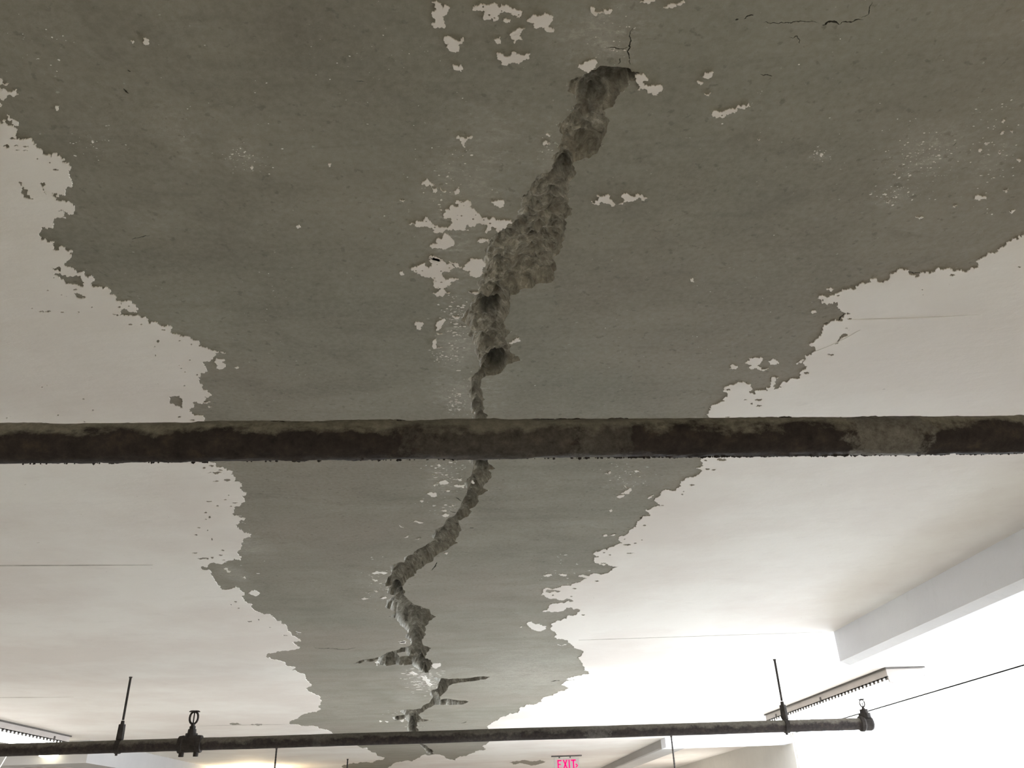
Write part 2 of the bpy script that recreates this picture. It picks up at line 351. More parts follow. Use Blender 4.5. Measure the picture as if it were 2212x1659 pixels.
ISL += [(5, s) for s in '''440 420 490 390 530 375 550 410 570 385 560 330 610 345 650 370 680 380 720 400 690 420 650 430 640 465 660 490 720 475 745 480 690 500 670 530 640 545 590 535 580 500 600 480 540 465 500 455 460 435
575 570 620 552 690 565 650 580 640 592 600 590
780 390 840 350 895 355 910 400 900 440 850 470 820 430 785 425
363 440 385 430 395 450 375 455
460 765 490 755 520 768 500 785 500 805 475 800
1065 890 1100 865 1130 855 1138 875 1110 885 1080 895
600 760 640 735 660 745 640 770 620 800 600 810 605 785
575 880 600 860 595 895 600 915 640 920 590 925 575 905
700 715 750 715 740 735
600 825 640 830 615 835
680 368 720 375 765 408 720 395
805 562 870 562 840 572'''.split('\n')]
ISL += [(6, s) for s in '''405 1015 430 985 520 985 510 1010 485 1030 560 1050 500 1060 440 1055 450 1030
555 1005 620 1000 600 1025 570 1028
305 1055 330 1025 360 1035 350 1055
735 1025 760 998 785 995 770 1015
925 548 975 543 950 558
825 690 865 692 840 700
1510 85 1545 83 1530 90
55 480 75 475 78 500'''.split('\n')]
ISL += [(3, s) for s in '''135 490 150 460 205 460 190 490 170 500
98 520 140 525 125 540
145 598 190 588 175 610
195 720 215 705 260 715 320 695 380 680 430 655 440 680 400 695 330 715 265 750 210 740
1310 1290 1335 1272 1325 1302
1870 1270 1930 1255 1950 1270 1900 1280
2055 1215 2090 1200 2070 1228
1735 1320 1765 1310 1750 1325
2045 775 2070 765 2060 785
1898 960 1918 950 1910 970
1495 1385 1545 1385 1520 1392
2025 975 2045 965 2040 982
2145 1015 2165 1015 2158 1035
2095 1350 2135 1340 2115 1360
1350 1110 1370 1100 1365 1118
485 888 503 888 495 895
2035 850 2065 838 2050 856
2100 835 2120 830 2115 848
885 990 905 982 898 998'''.split('\n')]
ISL += [(1, s) for s in '''355 690 380 675 375 700
838 255 858 262 850 275
918 240 940 245 952 280 935 285
0 500 20 515 15 530 60 530 40 545 0 540
0 560 40 575 110 570 120 600 90 615 60 600 40 625 0 625
0 655 15 670 0 680
45 730 60 745 100 770 120 800 100 800 80 780 50 760
590 895 603 905 592 912
1895 1445 1915 1438 1925 1450 1905 1458
2100 1048 2120 1045 2115 1062
1600 1068 1620 1065 1612 1080'''.split('\n')]
ISL += [(4, s) for s in '''1385 985 1440 1000 1420 1010 1445 1040 1420 1055 1385 1050 1395 1030 1370 1010
1410 945 1445 955 1420 958
1500 1045 1530 1045 1515 1055
1300 1268 1350 1265 1320 1275
1330 1295 1355 1297 1340 1303'''.split('\n')]
ISL += [(7, s) for s in '''740 1210 790 1185 835 1210 800 1235 760 1220
1130 1520 1170 1535 1140 1545
690 600 720 598 705 606
540 1010 570 1005 600 1030 570 1040
690 1080 715 1070 720 1090'''.split('\n')]
ISL += [(8, s) for s in '''680 400 720 385 770 400 770 420 740 425 700 405
770 310 800 295 870 305 850 320 800 325
740 325 765 320 750 340
905 330 960 330 995 325 990 350 950 345
920 285 975 275 950 295
765 165 790 160 800 172
725 240 778 242 750 248
575 630 620 625 660 632 620 640
805 575 870 570 840 590 820 585
800 535 850 535 840 545
890 495 910 490 905 510
500 750 540 740 520 755
590 768 640 755 620 770
235 1045 290 1035 365 1045 330 1055 260 1055
185 1205 230 1200 215 1215
255 1190 300 1195 270 1202
150 1255 210 1255 180 1262
835 372 880 370 855 382
628 458 660 458 640 468
462 658 500 675 480 672
450 1605 520 1600 500 1612 470 1612
745 188 772 186 760 194
1048 300 1060 290 1075 310 1060 318
820 885 860 880 845 895
240 1098 285 1110 265 1115
305 1250 360 1248 330 1257'''.split('\n')]
ISL += [(10, s) for s in '''870 420 900 410 940 405 930 425 900 435 880 430
910 395 960 370 990 350 995 375 950 400
1015 210 1060 210 1070 225 1030 225
775 235 830 212 820 235
1125 435 1150 420 1175 405 1160 430 1130 440
810 535 830 525 840 540 825 550
762 745 785 728 800 738 780 748
815 735 870 722 850 742
275 1062 320 1050 350 1065 310 1075
410 1062 490 1055 460 1072
85 1485 105 1478 100 1490
135 1450 180 1440 210 1460 250 1455 270 1475 305 1475 300 1500 260 1520 220 1515 180 1500 160 1475
390 1628 470 1625 440 1634
930 328 975 348 960 352
1035 255 1070 255 1050 262'''.split('\n')]
ISL += [(9, s) for s in '''1600 490 1660 485 1665 510 1630 530 1600 520
1400 560 1440 552 1480 575 1450 585
1510 590 1550 592 1580 625 1600 660 1580 675 1550 640
1330 315 1380 310 1390 330 1340 330
1140 480 1160 470 1165 505 1150 505
510 235 555 245 540 252
1180 945 1200 950 1185 958
1225 950 1250 955 1235 962
1340 945 1375 935 1360 958'''.split('\n')]

HOLES = [P(r, s) for r, s in [
 (1, '130 1230 150 1190 180 1220 215 1270 150 1250'), (1, '265 1160 275 1200 300 1240 280 1225'), (1, '118 1155 140 1160 150 1190 130 1175'),
 (4, '330 400 380 395 390 415 350 425'), (4, '350 435 400 455 460 460 520 460 540 500 530 530 470 515 420 510 370 465'), (4, '470 565 510 570 550 600 520 605 480 580'),
 (4, '1085 1230 1150 1225 1170 1260 1180 1305 1120 1290 1090 1250'), (6, '980 890 1010 850 1065 830 1020 860 985 895'),
 (11, '440 1090 560 1070 740 1065 790 1085 740 1105 600 1110 480 1112'), (7, '360 990 440 985 530 1000 535 1025 430 1035 400 1020')]]
for r, s in [(1, '240 1010 8 5 355 1080 14 8 320 1035 7 5 80 880 18 8 45 930 24 8 105 925 18 6 170 932 22 6 110 955 14 5 165 957 18 5 370 1082 10 5'),
 (4, '265 685 22 6 310 685 20 6 400 688 12 4 765 655 10 5 835 768 12 5 1045 803 12 5 1012 875 14 11 995 967 6 6 595 1318 9 5 590 657 6 4 505 688 6 4 1262 1090 9 5 1230 1380 20 5 1150 1360 16 5 1180 1160 8 4 1215 995 6 4 1148 1030 5 4 1160 1050 6 4 1183 1072 7 4 305 550 9 4 825 650 9 5 1150 872 7 4 1225 895 7 4 905 768 8 4 480 545 15 6 270 1168 8 4 300 1158 5 4 535 1245 10 4 370 1348 8 4 45 1367 6 5 990 910 8 4 540 1390 8 4 395 578 5 3 345 468 9 4 205 665 8 4'),
 (7, '480 295 25 5 470 225 55 6 380 185 14 8 440 170 28 8 515 205 22 7 570 285 32 9 395 550 14 9 425 585 12 11 395 607 11 5 340 673 16 6 315 732 11 7 305 880 22 5 530 858 15 6 515 897 26 6 375 925 45 10 447 918 15 9 540 938 12 4 415 460 25 6 630 470 30 4 635 1278 15 7 600 1302 10 5 750 1440 25 7 825 1425 8 6 918 1487 13 5 1035 1553 32 5 660 1330 12 6 600 500 9 5 620 530 9 6 580 410 9 5 410 695 6 6 445 770 6 10 555 445 16 5 490 495 14 7'),
 (9, '30 972 50 9 210 978 58 8'),
 (6, '1730 450 18 7 1075 732 18 6 955 962 24 7 800 1080 21 7 490 1250 34 9 495 1288 21 5 300 1185 17 8 450 1275 8 7 410 1250 12 4 2160 400 13 5 1540 545 6 4 295 1362 18 4 1000 583 12 4'),
 (10, '1600 128 14 8 1610 197 20 7 1665 202 17 6 1720 118 45 14 1490 325 24 7 1408 402 10 6 1420 378 8 4 1100 655 17 6 960 812 33 6 770 878 12 4 820 895 10 4 715 1110 18 5 350 1190 66 13 355 1225 10 6 505 1235 14 4 530 1170 18 4 765 965 22 5 980 882 45 3 600 1385 14 7 1025 800 12 4 940 768 8 4 1080 775 10 4')]:
    q = P(r, s); raw = [float(a) for a in s.split()]; k = REG[r][2]
    for i in range(0, len(raw), 4):
        cx, cy = REG[r][0] + raw[i]/k, REG[r][1] + raw[i+1]/k; rx, ry = raw[i+2]/k, raw[i+3]/k
        n = 7; HOLES.append([(cx + rx*math.cos(a)*random.uniform(.6, 1.25), cy + ry*math.sin(a)*random.uniform(.6, 1.25)) for a in [2*math.pi*j/n for j in range(n)]])

# ------------------------------------------------------------------ planar meshing
def inside(loops, pts):
    pts = np.asarray(pts); c = np.zeros(len(pts), bool)
    A = []; B = []
    for l in loops:
        l = np.asarray(l); A.append(l); B.append(np.roll(l, -1, 0))
    A = np.concatenate(A); B = np.concatenate(B)
    for i in range(0, len(pts), 4000):
        x = pts[i:i+4000, 0][:, None]; y = pts[i:i+4000, 1][:, None]
        cr = (A[:, 1] > y) != (B[:, 1] > y)
        with np.errstate(divide='ignore', invalid='ignore'):
            xi = A[:, 0] + (y - A[:, 1]) * (B[:, 0]-A[:, 0]) / (B[:, 1]-A[:, 1])
        c[i:i+4000] = (np.sum(cr & (x < xi), 1) % 2) == 1
    return c
def distance(loops, pts):
    pts = np.asarray(pts); A = []; B = []
    for l in loops:
        l = np.asarray(l); A.append(l); B.append(np.roll(l, -1, 0))
    A = np.concatenate(A); B = np.concatenate(B); D = B-A; LL = np.maximum((D**2).sum(1), 1e-12)
    out = np.zeros(len(pts))
    for i in range(0, len(pts), 2000):
        p = pts[i:i+2000][:, None, :]
        t = np.clip(((p-A)*D).sum(2)/LL, 0, 1); q = A + t[..., None]*D
        out[i:i+2000] = np.sqrt(((p-q)**2).sum(2).min(1))
    return out
def cdt(loops, extra=()):
    vs = []; es = []
    for l in loops:
        n = len(vs); vs += [Vector(p) for p in l]; es += [(n+i, n+(i+1) % len(l)) for i in range(len(l))]
    vs += [Vector(p) for p in extra]
    V, E, Fc, *_ = delaunay_2d_cdt(vs, es, [], 0, 1e-7)
    V = np.array([(v.x, v.y) for v in V]); Fc = np.array([f for f in Fc if len(f) == 3])
    return V, Fc
def region(keep_loops, extra=()):
    V, Fc = cdt(keep_loops, extra)
    c = V[Fc].mean(1); ok = inside(keep_loops, c)
    Fc = Fc[ok]
    used = np.unique(Fc); mp = -np.ones(len(V), int); mp[used] = np.arange(len(used))
    return V[used], mp[Fc]
def border(Fc):
    cnt = {}
    for f in Fc:
        for a, b in ((f[0], f[1]), (f[1], f[2]), (f[2], f[0])):
            cnt.setdefault((min(a, b), max(a, b)), []).append((a, b))
    return [v[0] for v in cnt.values() if len(v) == 1]
def film(name, loops, parent, mat, thick, extra=(), **props):
    V, Fc = region(loops, extra)
    if not len(Fc): return None
    n = len(V); vs = [(x, y, ZC-thick) for x, y in V]
    fs = [tuple(int(i) for i in f[::-1]) for f in Fc]
    bd = border(Fc); idx = {}
    for a, b in bd:
        for k in (a, b):
            if k not in idx: idx[k] = len(vs); vs.append((V[k][0], V[k][1], ZC + .0005))
    fs += [(int(a), int(b), idx[b], idx[a]) for a, b in bd]
    me = bpy.data.meshes.new(name); me.from_pydata(vs, [], fs); me.update()
    return link(name, me, mat, parent, **props)

# ------------------------------------------------------------------ crack loops
crack = fractal(CRACK, .15, 2.6)
crisl = fractal(CR_ISLAND, .2, 2.2)
def ribbon(r, s, w):
    """thin crack, or a shadow line at a paint edge: a sliver round a line, w in metres at its widest"""
    c = fractal(P(r, s), .12, 4, closed=False); n = len(c); a = []; b = []
    for i, p in enumerate(c):
        d = Vector(c[min(i+1, n-1)]) - Vector(c[max(i-1, 0)]); d.normalize()
        k = w * (math.sin(math.pi * (i + .3) / (n - .4))**.6) * random.uniform(.35, 1.0) * .5
        a.append((p[0]-d.y*k, p[1]+d.x*k)); b.append((p[0]+d.y*k, p[1]-d.x*k))
    MIDS.extend((p[0], p[1], w*2.2) for p in c[1:-1])
    return a + b[::-1]
MIDS = []
HAIR = [ribbon(2, '1858 180 1835 230 1838 300 1832 360 1840 415', .0028), ribbon(2, '1778 372 1762 412', .0022), ribbon(2, '1690 308 1760 312 1830 305', .0022),
        ribbon(3, '520 145 610 150 700 148 800 140 880 148', .0022), ribbon(3, '900 162 935 142 980 140 1015 156', .0055), ribbon(3, '1020 155 1080 140 1130 122 1165 125', .003),
        ribbon(3, '1150 115 1200 60 1220 10', .0020), ribbon(3, '400 122 430 100 460 98', .0035), ribbon(3, '345 128 365 122', .004), ribbon(3, '690 238 740 230 760 280', .002),
        ribbon(3, '505 475 550 478 580 488', .003), ribbon(1, '792 565 808 588 822 598', .0035), ribbon(1, '832 1528 890 1520 960 1505', .0030), ribbon(3, '1735 935 1760 905', .002),
        ribbon(6, '905 768 960 768 1010 745 1040 705 1075 700', .005), ribbon(6, '1345 438 1440 437 1540 436', .004), ribbon(6, '1105 528 1165 518', .005),
        ribbon(9, '650 362 760 372 880 378 990 366', .02), ribbon(8, '715 1028 745 1003 768 960', .008), ribbon(8, '868 545 925 552', .008), ribbon(8, '922 432 965 462', .008),
        ribbon(8, '1035 680 1068 680', .012), ribbon(10, '1060 600 1100 597', .02), ribbon(9, '1830 968 1870 955', .03), ribbon(11, '840 320 925 312', .03),
        ribbon(0, '276 150 282 154', .003), ribbon(2, '80 515 145 520', .002), ribbon(8, '1470 1572 1500 1568', .012)]  # some slivers stand in for shadows along peeled paint edges
SPALL = [crack, crisl] + HAIR

# room limits
X0, X1, Y0, Y1 = -8.5, 5.0, -5.0, 32.0
rect = [(X0, Y0), (X1, Y0), (X1, Y1), (X0, Y1)]
V, Fc = region([rect] + SPALL)
me = bpy.data.meshes.new('ceiling'); me.from_pydata([(x, y, ZC) for x, y in V], [], [tuple(int(i) for i in f[::-1]) for f in Fc]); me.update()
ceiling = link('ceiling', me, M_CON, kind='structure', label='grey bare concrete ceiling slab with peeling white paint and a long ragged crack')

# ------------------------------------------------------------------ cavity of the crack: hammered-out, rough floor inside the slab
def scatter_in(loops, y0, y1, step):
    pts = []
    L = np.concatenate([np.asarray(l) for l in loops]); L = L[(L[:, 1] > y0-.5) & (L[:, 1] < y1+.5)]
    if not len(L): return np.zeros((0, 2))
    xa, xb = L[:, 0].min(), L[:, 0].max()
    gx = np.arange(xa, xb, step); gy = np.arange(y0, y1, step*1.0)
    G = np.stack(np.meshgrid(gx, gy), -1).reshape(-1, 2) + np.random.uniform(-.38, .38, (len(gx)*len(gy), 2))*step
    G = G[inside(loops, G)]
    return G[distance(loops, G) > step*.45]
bands = [(.9, 1.35, .0042), (1.35, 2.0, .0048), (2.0, 3.2, .0075), (3.2, 5.5, .012), (5.5, 9, .022), (9, 15, .035), (15, 21, .06)]
main = [crack, crisl]
pts = np.concatenate([scatter_in(main, *b) for b in bands])
V, Fc = region(SPALL, [tuple(p) for p in pts] + [m_[:2] for m_ in MIDS])
D = distance(SPALL, V)
# dark stones / deep pockets: px, py, radius(px), extra depth, stone
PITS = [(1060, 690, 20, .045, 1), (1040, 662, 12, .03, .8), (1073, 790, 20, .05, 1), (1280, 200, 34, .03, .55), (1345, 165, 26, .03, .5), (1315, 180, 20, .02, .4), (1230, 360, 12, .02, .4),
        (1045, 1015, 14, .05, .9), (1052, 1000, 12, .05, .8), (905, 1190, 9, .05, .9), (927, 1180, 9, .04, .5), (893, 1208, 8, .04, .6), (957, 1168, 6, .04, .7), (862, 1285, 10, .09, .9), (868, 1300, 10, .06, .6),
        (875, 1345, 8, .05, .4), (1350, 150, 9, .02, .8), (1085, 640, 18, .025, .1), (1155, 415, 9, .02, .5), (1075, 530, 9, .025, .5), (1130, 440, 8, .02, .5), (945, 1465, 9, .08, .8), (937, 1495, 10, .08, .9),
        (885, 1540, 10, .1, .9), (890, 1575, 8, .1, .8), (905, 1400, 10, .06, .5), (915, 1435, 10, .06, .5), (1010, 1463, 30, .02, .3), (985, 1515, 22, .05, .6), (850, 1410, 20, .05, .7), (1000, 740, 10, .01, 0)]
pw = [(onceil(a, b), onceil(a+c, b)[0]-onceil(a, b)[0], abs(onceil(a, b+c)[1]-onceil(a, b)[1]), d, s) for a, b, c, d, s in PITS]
def vor(q):
    d_, _p = noise.voronoi(q, distance_metric='DISTANCE'); return min(1, d_[0]*1.4)*2-1
Z = np.zeros(len(V)); ST = np.zeros(len(V)); SHADE = np.zeros(len(V))
MD = np.array(MIDS); inmain = inside(main, V) | (distance(main, V) < 1e-5)
for i, (x, y) in enumerate(V):
    d = D[i]; SHADE[i] = min(1, max(0, y-1.9)/5)  # painted shade gets stronger farther along the crack
    if not inmain[i]:
        ST[i] = 1; j = np.argmin((MD[:, 0]-x)**2 + (MD[:, 1]-y)**2)  # hairline slivers: crevice shade put into the colour, no real stone
        if math.hypot(MD[j, 0]-x, MD[j, 1]-y) < 1e-5: Z[i] = MD[j, 2]
        continue
    if d < 1e-6: continue
    sc = 1 + .42*max(0, y-2)                              # the trench gets coarser and wider further in
    p = Vector((x, y, 0))
    lip = min(1, d/(.0022*sc)) * .012*sc
    n1 = noise.fractal(p*18/sc**.5, 1, 2, 4); n2 = noise.fractal(p*55/sc**.6 + Vector((5, 5, 5)), .9, 2.1, 4)
    rd = 1 - abs(noise.noise(p*Vector((14, 14, 0)).x/sc**.6 + Vector((1, 9, 3))))*2
    h = lip + min(d*.8, .024*sc)*(.8 + .9*n1) + min(1, d/.008)*(.0095*n2 + .0065*rd + .004*vor(p*(75/sc**.5)))*sc**.5
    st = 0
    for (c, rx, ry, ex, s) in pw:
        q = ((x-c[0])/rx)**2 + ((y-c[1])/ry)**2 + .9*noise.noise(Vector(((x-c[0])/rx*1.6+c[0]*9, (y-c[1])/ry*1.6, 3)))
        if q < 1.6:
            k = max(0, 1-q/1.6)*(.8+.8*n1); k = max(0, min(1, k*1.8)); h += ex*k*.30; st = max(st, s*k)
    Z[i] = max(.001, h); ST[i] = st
me = bpy.data.meshes.new('broken_concrete')
me.from_pydata([(V[i][0], V[i][1], ZC+Z[i]) for i in range(len(V))], [], [tuple(int(i) for i in f[::-1]) for f in Fc]); me.update()
at = me.attributes.new('stone_and_shade', 'FLOAT', 'POINT'); at.data.foreach_set('value', ST.astype(np.float32))
at = me.attributes.new('far_shade', 'FLOAT', 'POINT'); at.data.foreach_set('value', SHADE.astype(np.float32))
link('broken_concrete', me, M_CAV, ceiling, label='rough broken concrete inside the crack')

# ------------------------------------------------------------------ paint still on the ceiling
CUT = [crack]
def wobble(l, k=.16, stop=2.8): return fractal(l, k, stop)
lb = [(-8.5, -1.2), (-2.2, -.2), (-1.35, .75)] + fractal(LEFT, .30, 1.8, closed=False) + [(-2.2, 24), (-2.4, 32), (-8.5, 32)]
rb = [(5.0, -.6), (2.4, .7), (1.6, 1.2)] + fractal(RIGHT, .29, 1.8, closed=False) + [(-1.3, 24), (-1.2, 32), (5.0, 32)]
lbA = np.array(lb); rbA = np.array(rb)
HW = [fractal(h, .22, 2.0) for h in HOLES]
def inner(loop, holes): return [h for h in holes if inside([loop], [np.mean(h, 0)])[0]]
film('paint_coat', [lb] + inner(lb, HW), ceiling, M_PAINT, .0025, label='white paint coat left of the bare concrete')
film('paint_coat', [rb] + inner(rb, HW), ceiling, M_PAINT, .0025, label='white paint coat right of the bare concrete')
for r, s in ISL:
    l = wobble(P(r, s), .22, 1.9)
    c = np.mean(l, 0); hs = []
    # small pinholes in the larger flakes
    l_a = np.asarray(l); wd = np.ptp(l_a[:, 0])
    if wd > .06 and c[1] < 3:
        for _ in range(int(wd*300)):
            q = l_a.mean(0) + np.random.uniform(-.5, .5, 2)*np.ptp(l_a, 0)
            rr = random.uniform(.0012, .0032)
            h = [(q[0]+rr*math.cos(a)*random.uniform(.6, 1.4), q[1]+rr*math.sin(a)*random.uniform(.6, 1.4)) for a in (0, 1, 2, 3, 4, 5)]
            if inside([l], [q])[0] and distance([l], np.array([q]))[0] > rr*1.6 and all(math.dist(q, g[0]) > .008 for g in hs): hs.append(h)
    film('paint_flake', [l] + hs, ceiling, M_PAINT, .0022)
# crumbs of paint far too small to count: clusters  (px, py, half w, half h, number, size px)
CL = [(985, 700, 35, 80, 110, 2.2), (985, 870, 22, 40, 90, 1.8), (950, 770, 40, 12, 40, 1.8), (520, 340, 45, 25, 60, 1.3), (200, 300, 60, 40, 30, 1.2), (2150, 330, 50, 110, 60, 1.7), (1990, 340, 90, 70, 150, 1.3),
      (1930, 420, 60, 20, 50, 1.4), (1330, 90, 60, 60, 40, 1.5), (100, 100, 100, 60, 25, 1.3), (960, 1020, 45, 40, 70, 1.8), (950, 1090, 50, 30, 30, 1.7), (1350, 1030, 60, 40, 60, 1.5), (815, 1260, 45, 50, 50, 1.5),
      (505, 1180, 50, 60, 40, 2), (915, 1468, 42, 26, 190, 3.0), (895, 1560, 22, 18, 60, 2.4), (1180, 320, 25, 30, 25, 1.3), (960, 400, 80, 90, 60, 1.4), (590, 630, 50, 60, 14, 1.2), (640, 780, 120, 80, 12, 1.2), (900, 150, 200, 120, 22, 1.2),
      (500, 200, 400, 180, 40, 1.0), (1700, 300, 400, 250, 40, 1.0), (1600, 650, 300, 150, 14, 1.1), (1220, 1230, 60, 40, 40, 1.6), (1400, 780, 200, 60, 10, 1.2), (990, 330, 30, 10, 10, 1.6), (1770, 335, 25, 12, 25, 1.3),
      (700, 170, 250, 140, 22, 1.1), (870, 1540, 40, 10, 20, 2)]
allsheets = [lb]
vs = []; fs = []
for px, py, w, h, n, sz in CL:
    for _ in range(n):
        a = (px + random.gauss(0, .5)*w, py + random.gauss(0, .5)*h)
        if a[1] < -60: continue
        c = onceil(*a); r1 = abs(onceil(a[0]+sz, a[1])[0]-c[0])*random.uniform(.35, 1.25)*random.choice((.6, .8, 1, 1.6)); ry = r1*random.uniform(.5, 1.3)
        k = len(vs); m_ = 6
        o0 = random.random()*6
        for j in range(m_):
            an = o0 + 2*math.pi*j/m_; q = random.uniform(.5, 1.3); vs.append((c[0]+r1*q*math.cos(an)*1.3, c[1]+ry*q*math.sin(an), ZC-.0012))
        fs.append(tuple(range(k+m_-1, k-1, -1)))
pc = np.array([np.mean([vs[i][:2] for i in f], 0) for f in fs])
bad = inside([crack], pc)
me = bpy.data.meshes.new('paint_crumbs'); me.from_pydata(vs, [], [f for f, b in zip(fs, bad) if not b]); me.update()
link('paint_crumbs', me, M_PAINT, ceiling, kind='stuff')

# seams and ridges across the slab
def strip(name, p, q, w, t, mat, wob=.004, zt=.0025):
    p = Vector(p); q = Vector(q); L = (q-p).length; n = max(3, int(L/.12)); d = (q-p).normalized(); nn = Vector((-d.y, d.x))
    A = []; B = []
    for i in range(n+1):
        c = p + (q-p)*(i/n) + nn*wob*noise.noise(Vector((p.x+i*.4, p.y, 0)))
        k = w*.5*(.45 + .9*abs(noise.noise(Vector((i*.7, p.y*3, 2))))) * (min(1, i/3+.15)*min(1, (n-i)/3+.15))
        A.append(c+nn*k); B.append(c-nn*k)
    N = n+1; z0 = ZC-zt-t
    vs = [(v.x, v.y, z0) for v in A] + [(v.x, v.y, z0) for v in B] + [(v.x, v.y, ZC-zt+.0005) for v in A] + [(v.x, v.y, ZC-zt+.0005) for v in B]
    fs = []
    for i in range(n):
        fs += [(i, i+1, N+i+1, N+i), (2*N+i, i, i+1, 2*N+i+1), (N+i, 3*N+i, 3*N+i+1, N+i+1)]
    me = bpy.data.meshes.new(name); me.from_pydata(vs, [], fs); me.update()
    link(name, me, mat, ceiling)
strip('ceiling_seam', onceil(-250, 1222), onceil(330, 1219), .022, .001, M_SEAM)
strip('ceiling_seam', onceil(1250, 1382), (2.55, 5.93), .018, .001, M_SEAM)
strip('ceiling_seam', onceil(-100, 1507), onceil(160, 1505), .03, .001, M_SEAM)
strip('ceiling_seam', onceil(430, 1567), onceil(640, 1564), .05, .001, M_SEAM)
strip('ceiling_seam', (4.09, 3.5), (4.10, 6.9), .02, .001, M_SEAM)
strip('paint_ridge', onceil(1830, 690), onceil(2120, 680), .012, .0006, M_SEAML, .01)
strip('paint_ridge', onceil(1755, 760), onceil(1860, 712), .010, .0006, M_SEAML, .02)

# ------------------------------------------------------------------ shell
def struct(name, mb, mat, **kw): return mb.build(name, mat, None, kind='structure', **kw)
b = MB(); b.box((X0-.2, Y0-.2, -.2), (X1+3, Y1+.2, 0)); struct('floor', b, M_FLOOR)
b = MB(); b.box((X0-.2, Y0, 0), (X0, Y1, ZC+.3)); struct('wall_left', b, M_WL)
b = MB(); b.box((X0, Y0-.2, 0), (X1, Y0, ZC+.3)); struct('wall_back', b, M_WL)
b = MB(); b.box((X0, Y1, 0), (X1, Y1+.2, ZC+.3)); struct('wall_front', b, M_WL)
b = MB()
WY0, WY1, WZ0, WZ1 = 5.6, 13.9, .9, 2.749
b.box((X1, Y0, 0), (X1+.2, WY0, ZC+.3)); b.box((X1, WY1, 0), (X1+.2, Y1, ZC+.3))
b.box((X1, WY0, 0), (X1+.2, WY1, WZ0)); b.box((X1, WY0, WZ1), (X1+.2, WY1, ZC+.3))
struct('wall_right', b, M_WL)
b = MB()
for y in (WY0, WY1-.05): b.box((X1+.02, y, WZ0), (X1+.08, y+.05, WZ1))
b.box((X1+.02, WY0, WZ0), (X1+.08, WY1, WZ0+.05)); b.box((X1+.02, WY0, WZ1), (X1+.08, WY1, WZ1+.02))
struct('window_1', b, M_WL)
b = MB(); b.box((X0-.2, Y0-.2, ZC+.3), (X1+.2, Y1+.2, ZC+.45)); struct('slab_above', b, M_WL)

def beam(prof, y0, y1, name, mat=None, **kw):
    b = MB(); b.prism_y(prof, y0, y1); return struct(name, b, mat or M_WALL, **kw)
# downstand beams: near right, far right, far left and their cross beams
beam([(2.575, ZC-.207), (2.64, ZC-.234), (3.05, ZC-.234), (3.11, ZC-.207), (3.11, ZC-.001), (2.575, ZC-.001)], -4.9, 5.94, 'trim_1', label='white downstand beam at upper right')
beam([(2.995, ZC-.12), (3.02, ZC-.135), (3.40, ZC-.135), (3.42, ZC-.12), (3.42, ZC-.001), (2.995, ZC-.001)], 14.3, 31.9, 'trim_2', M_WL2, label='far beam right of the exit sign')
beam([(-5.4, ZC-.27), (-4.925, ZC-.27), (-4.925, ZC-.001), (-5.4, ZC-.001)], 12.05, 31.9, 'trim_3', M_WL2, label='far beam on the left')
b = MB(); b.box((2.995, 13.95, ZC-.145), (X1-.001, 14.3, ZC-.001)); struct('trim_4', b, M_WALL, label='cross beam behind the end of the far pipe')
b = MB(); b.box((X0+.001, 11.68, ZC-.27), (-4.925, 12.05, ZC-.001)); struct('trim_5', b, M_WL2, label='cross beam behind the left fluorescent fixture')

# ------------------------------------------------------------------ near pipe
py_ = 1.745
def near_mesh():
    a = aty(0, 959, py_); c = aty(2212, 938, py_); mid = aty(1106, 947, py_)
    n = 900; k = 40; R = .0446; vs = []
    xa, xb = -2.6, 2.9
    for i in range(n+1):
        x = xa + (xb-xa)*i/n
        t = (x-a.x)/(c.x-a.x); z = a.z + (c.z-a.z)*t + 4*(mid.z-(a.z+c.z)/2)*t*(1-t)*.4
        for j in range(k):
            q = 2*math.pi*j/k; p = Vector((x, math.cos(q)*R, math.sin(q)*R))
            w = Vector((x*22, math.cos(q)*1.3, math.sin(q)*1.3))
            d = .0011*noise.fractal(w, 1, 2, 4) + .0012*max(0, noise.noise(Vector((x*70, math.cos(q)*4, math.sin(q)*4)))-.25)*2
            # scale plates: broad flakes of old coating with a step at their edge
            pl = noise.fractal(Vector((x*5.5, math.cos(q)*1.1+3, math.sin(q)*1.1)), .8, 2.2, 4)
            d += .0016 if pl > .05 else 0
            d += .0012 if pl > .22 else 0
            r = R + d; vs.append((x, py_ + math.cos(q)*r, z + math.sin(q)*r))
    fs = [(i*k+j, (i+1)*k+j, (i+1)*k+(j+1) % k, i*k+(j+1) % k) for i in range(n) for j in range(k)]
    return vs, fs, a, c
vs, fs, pa, pc_ = near_mesh()
near = empty('sprinkler_pipe', (0, py_, (pa.z+pc_.z)/2), 'thick rusty steel pipe crossing close to the camera, caked with grey cement dust', 'pipe')
mb = MB(); mb.add(vs, [f[::-1] for f in fs], True); mb.build('pipe_body', M_PIPE, near)
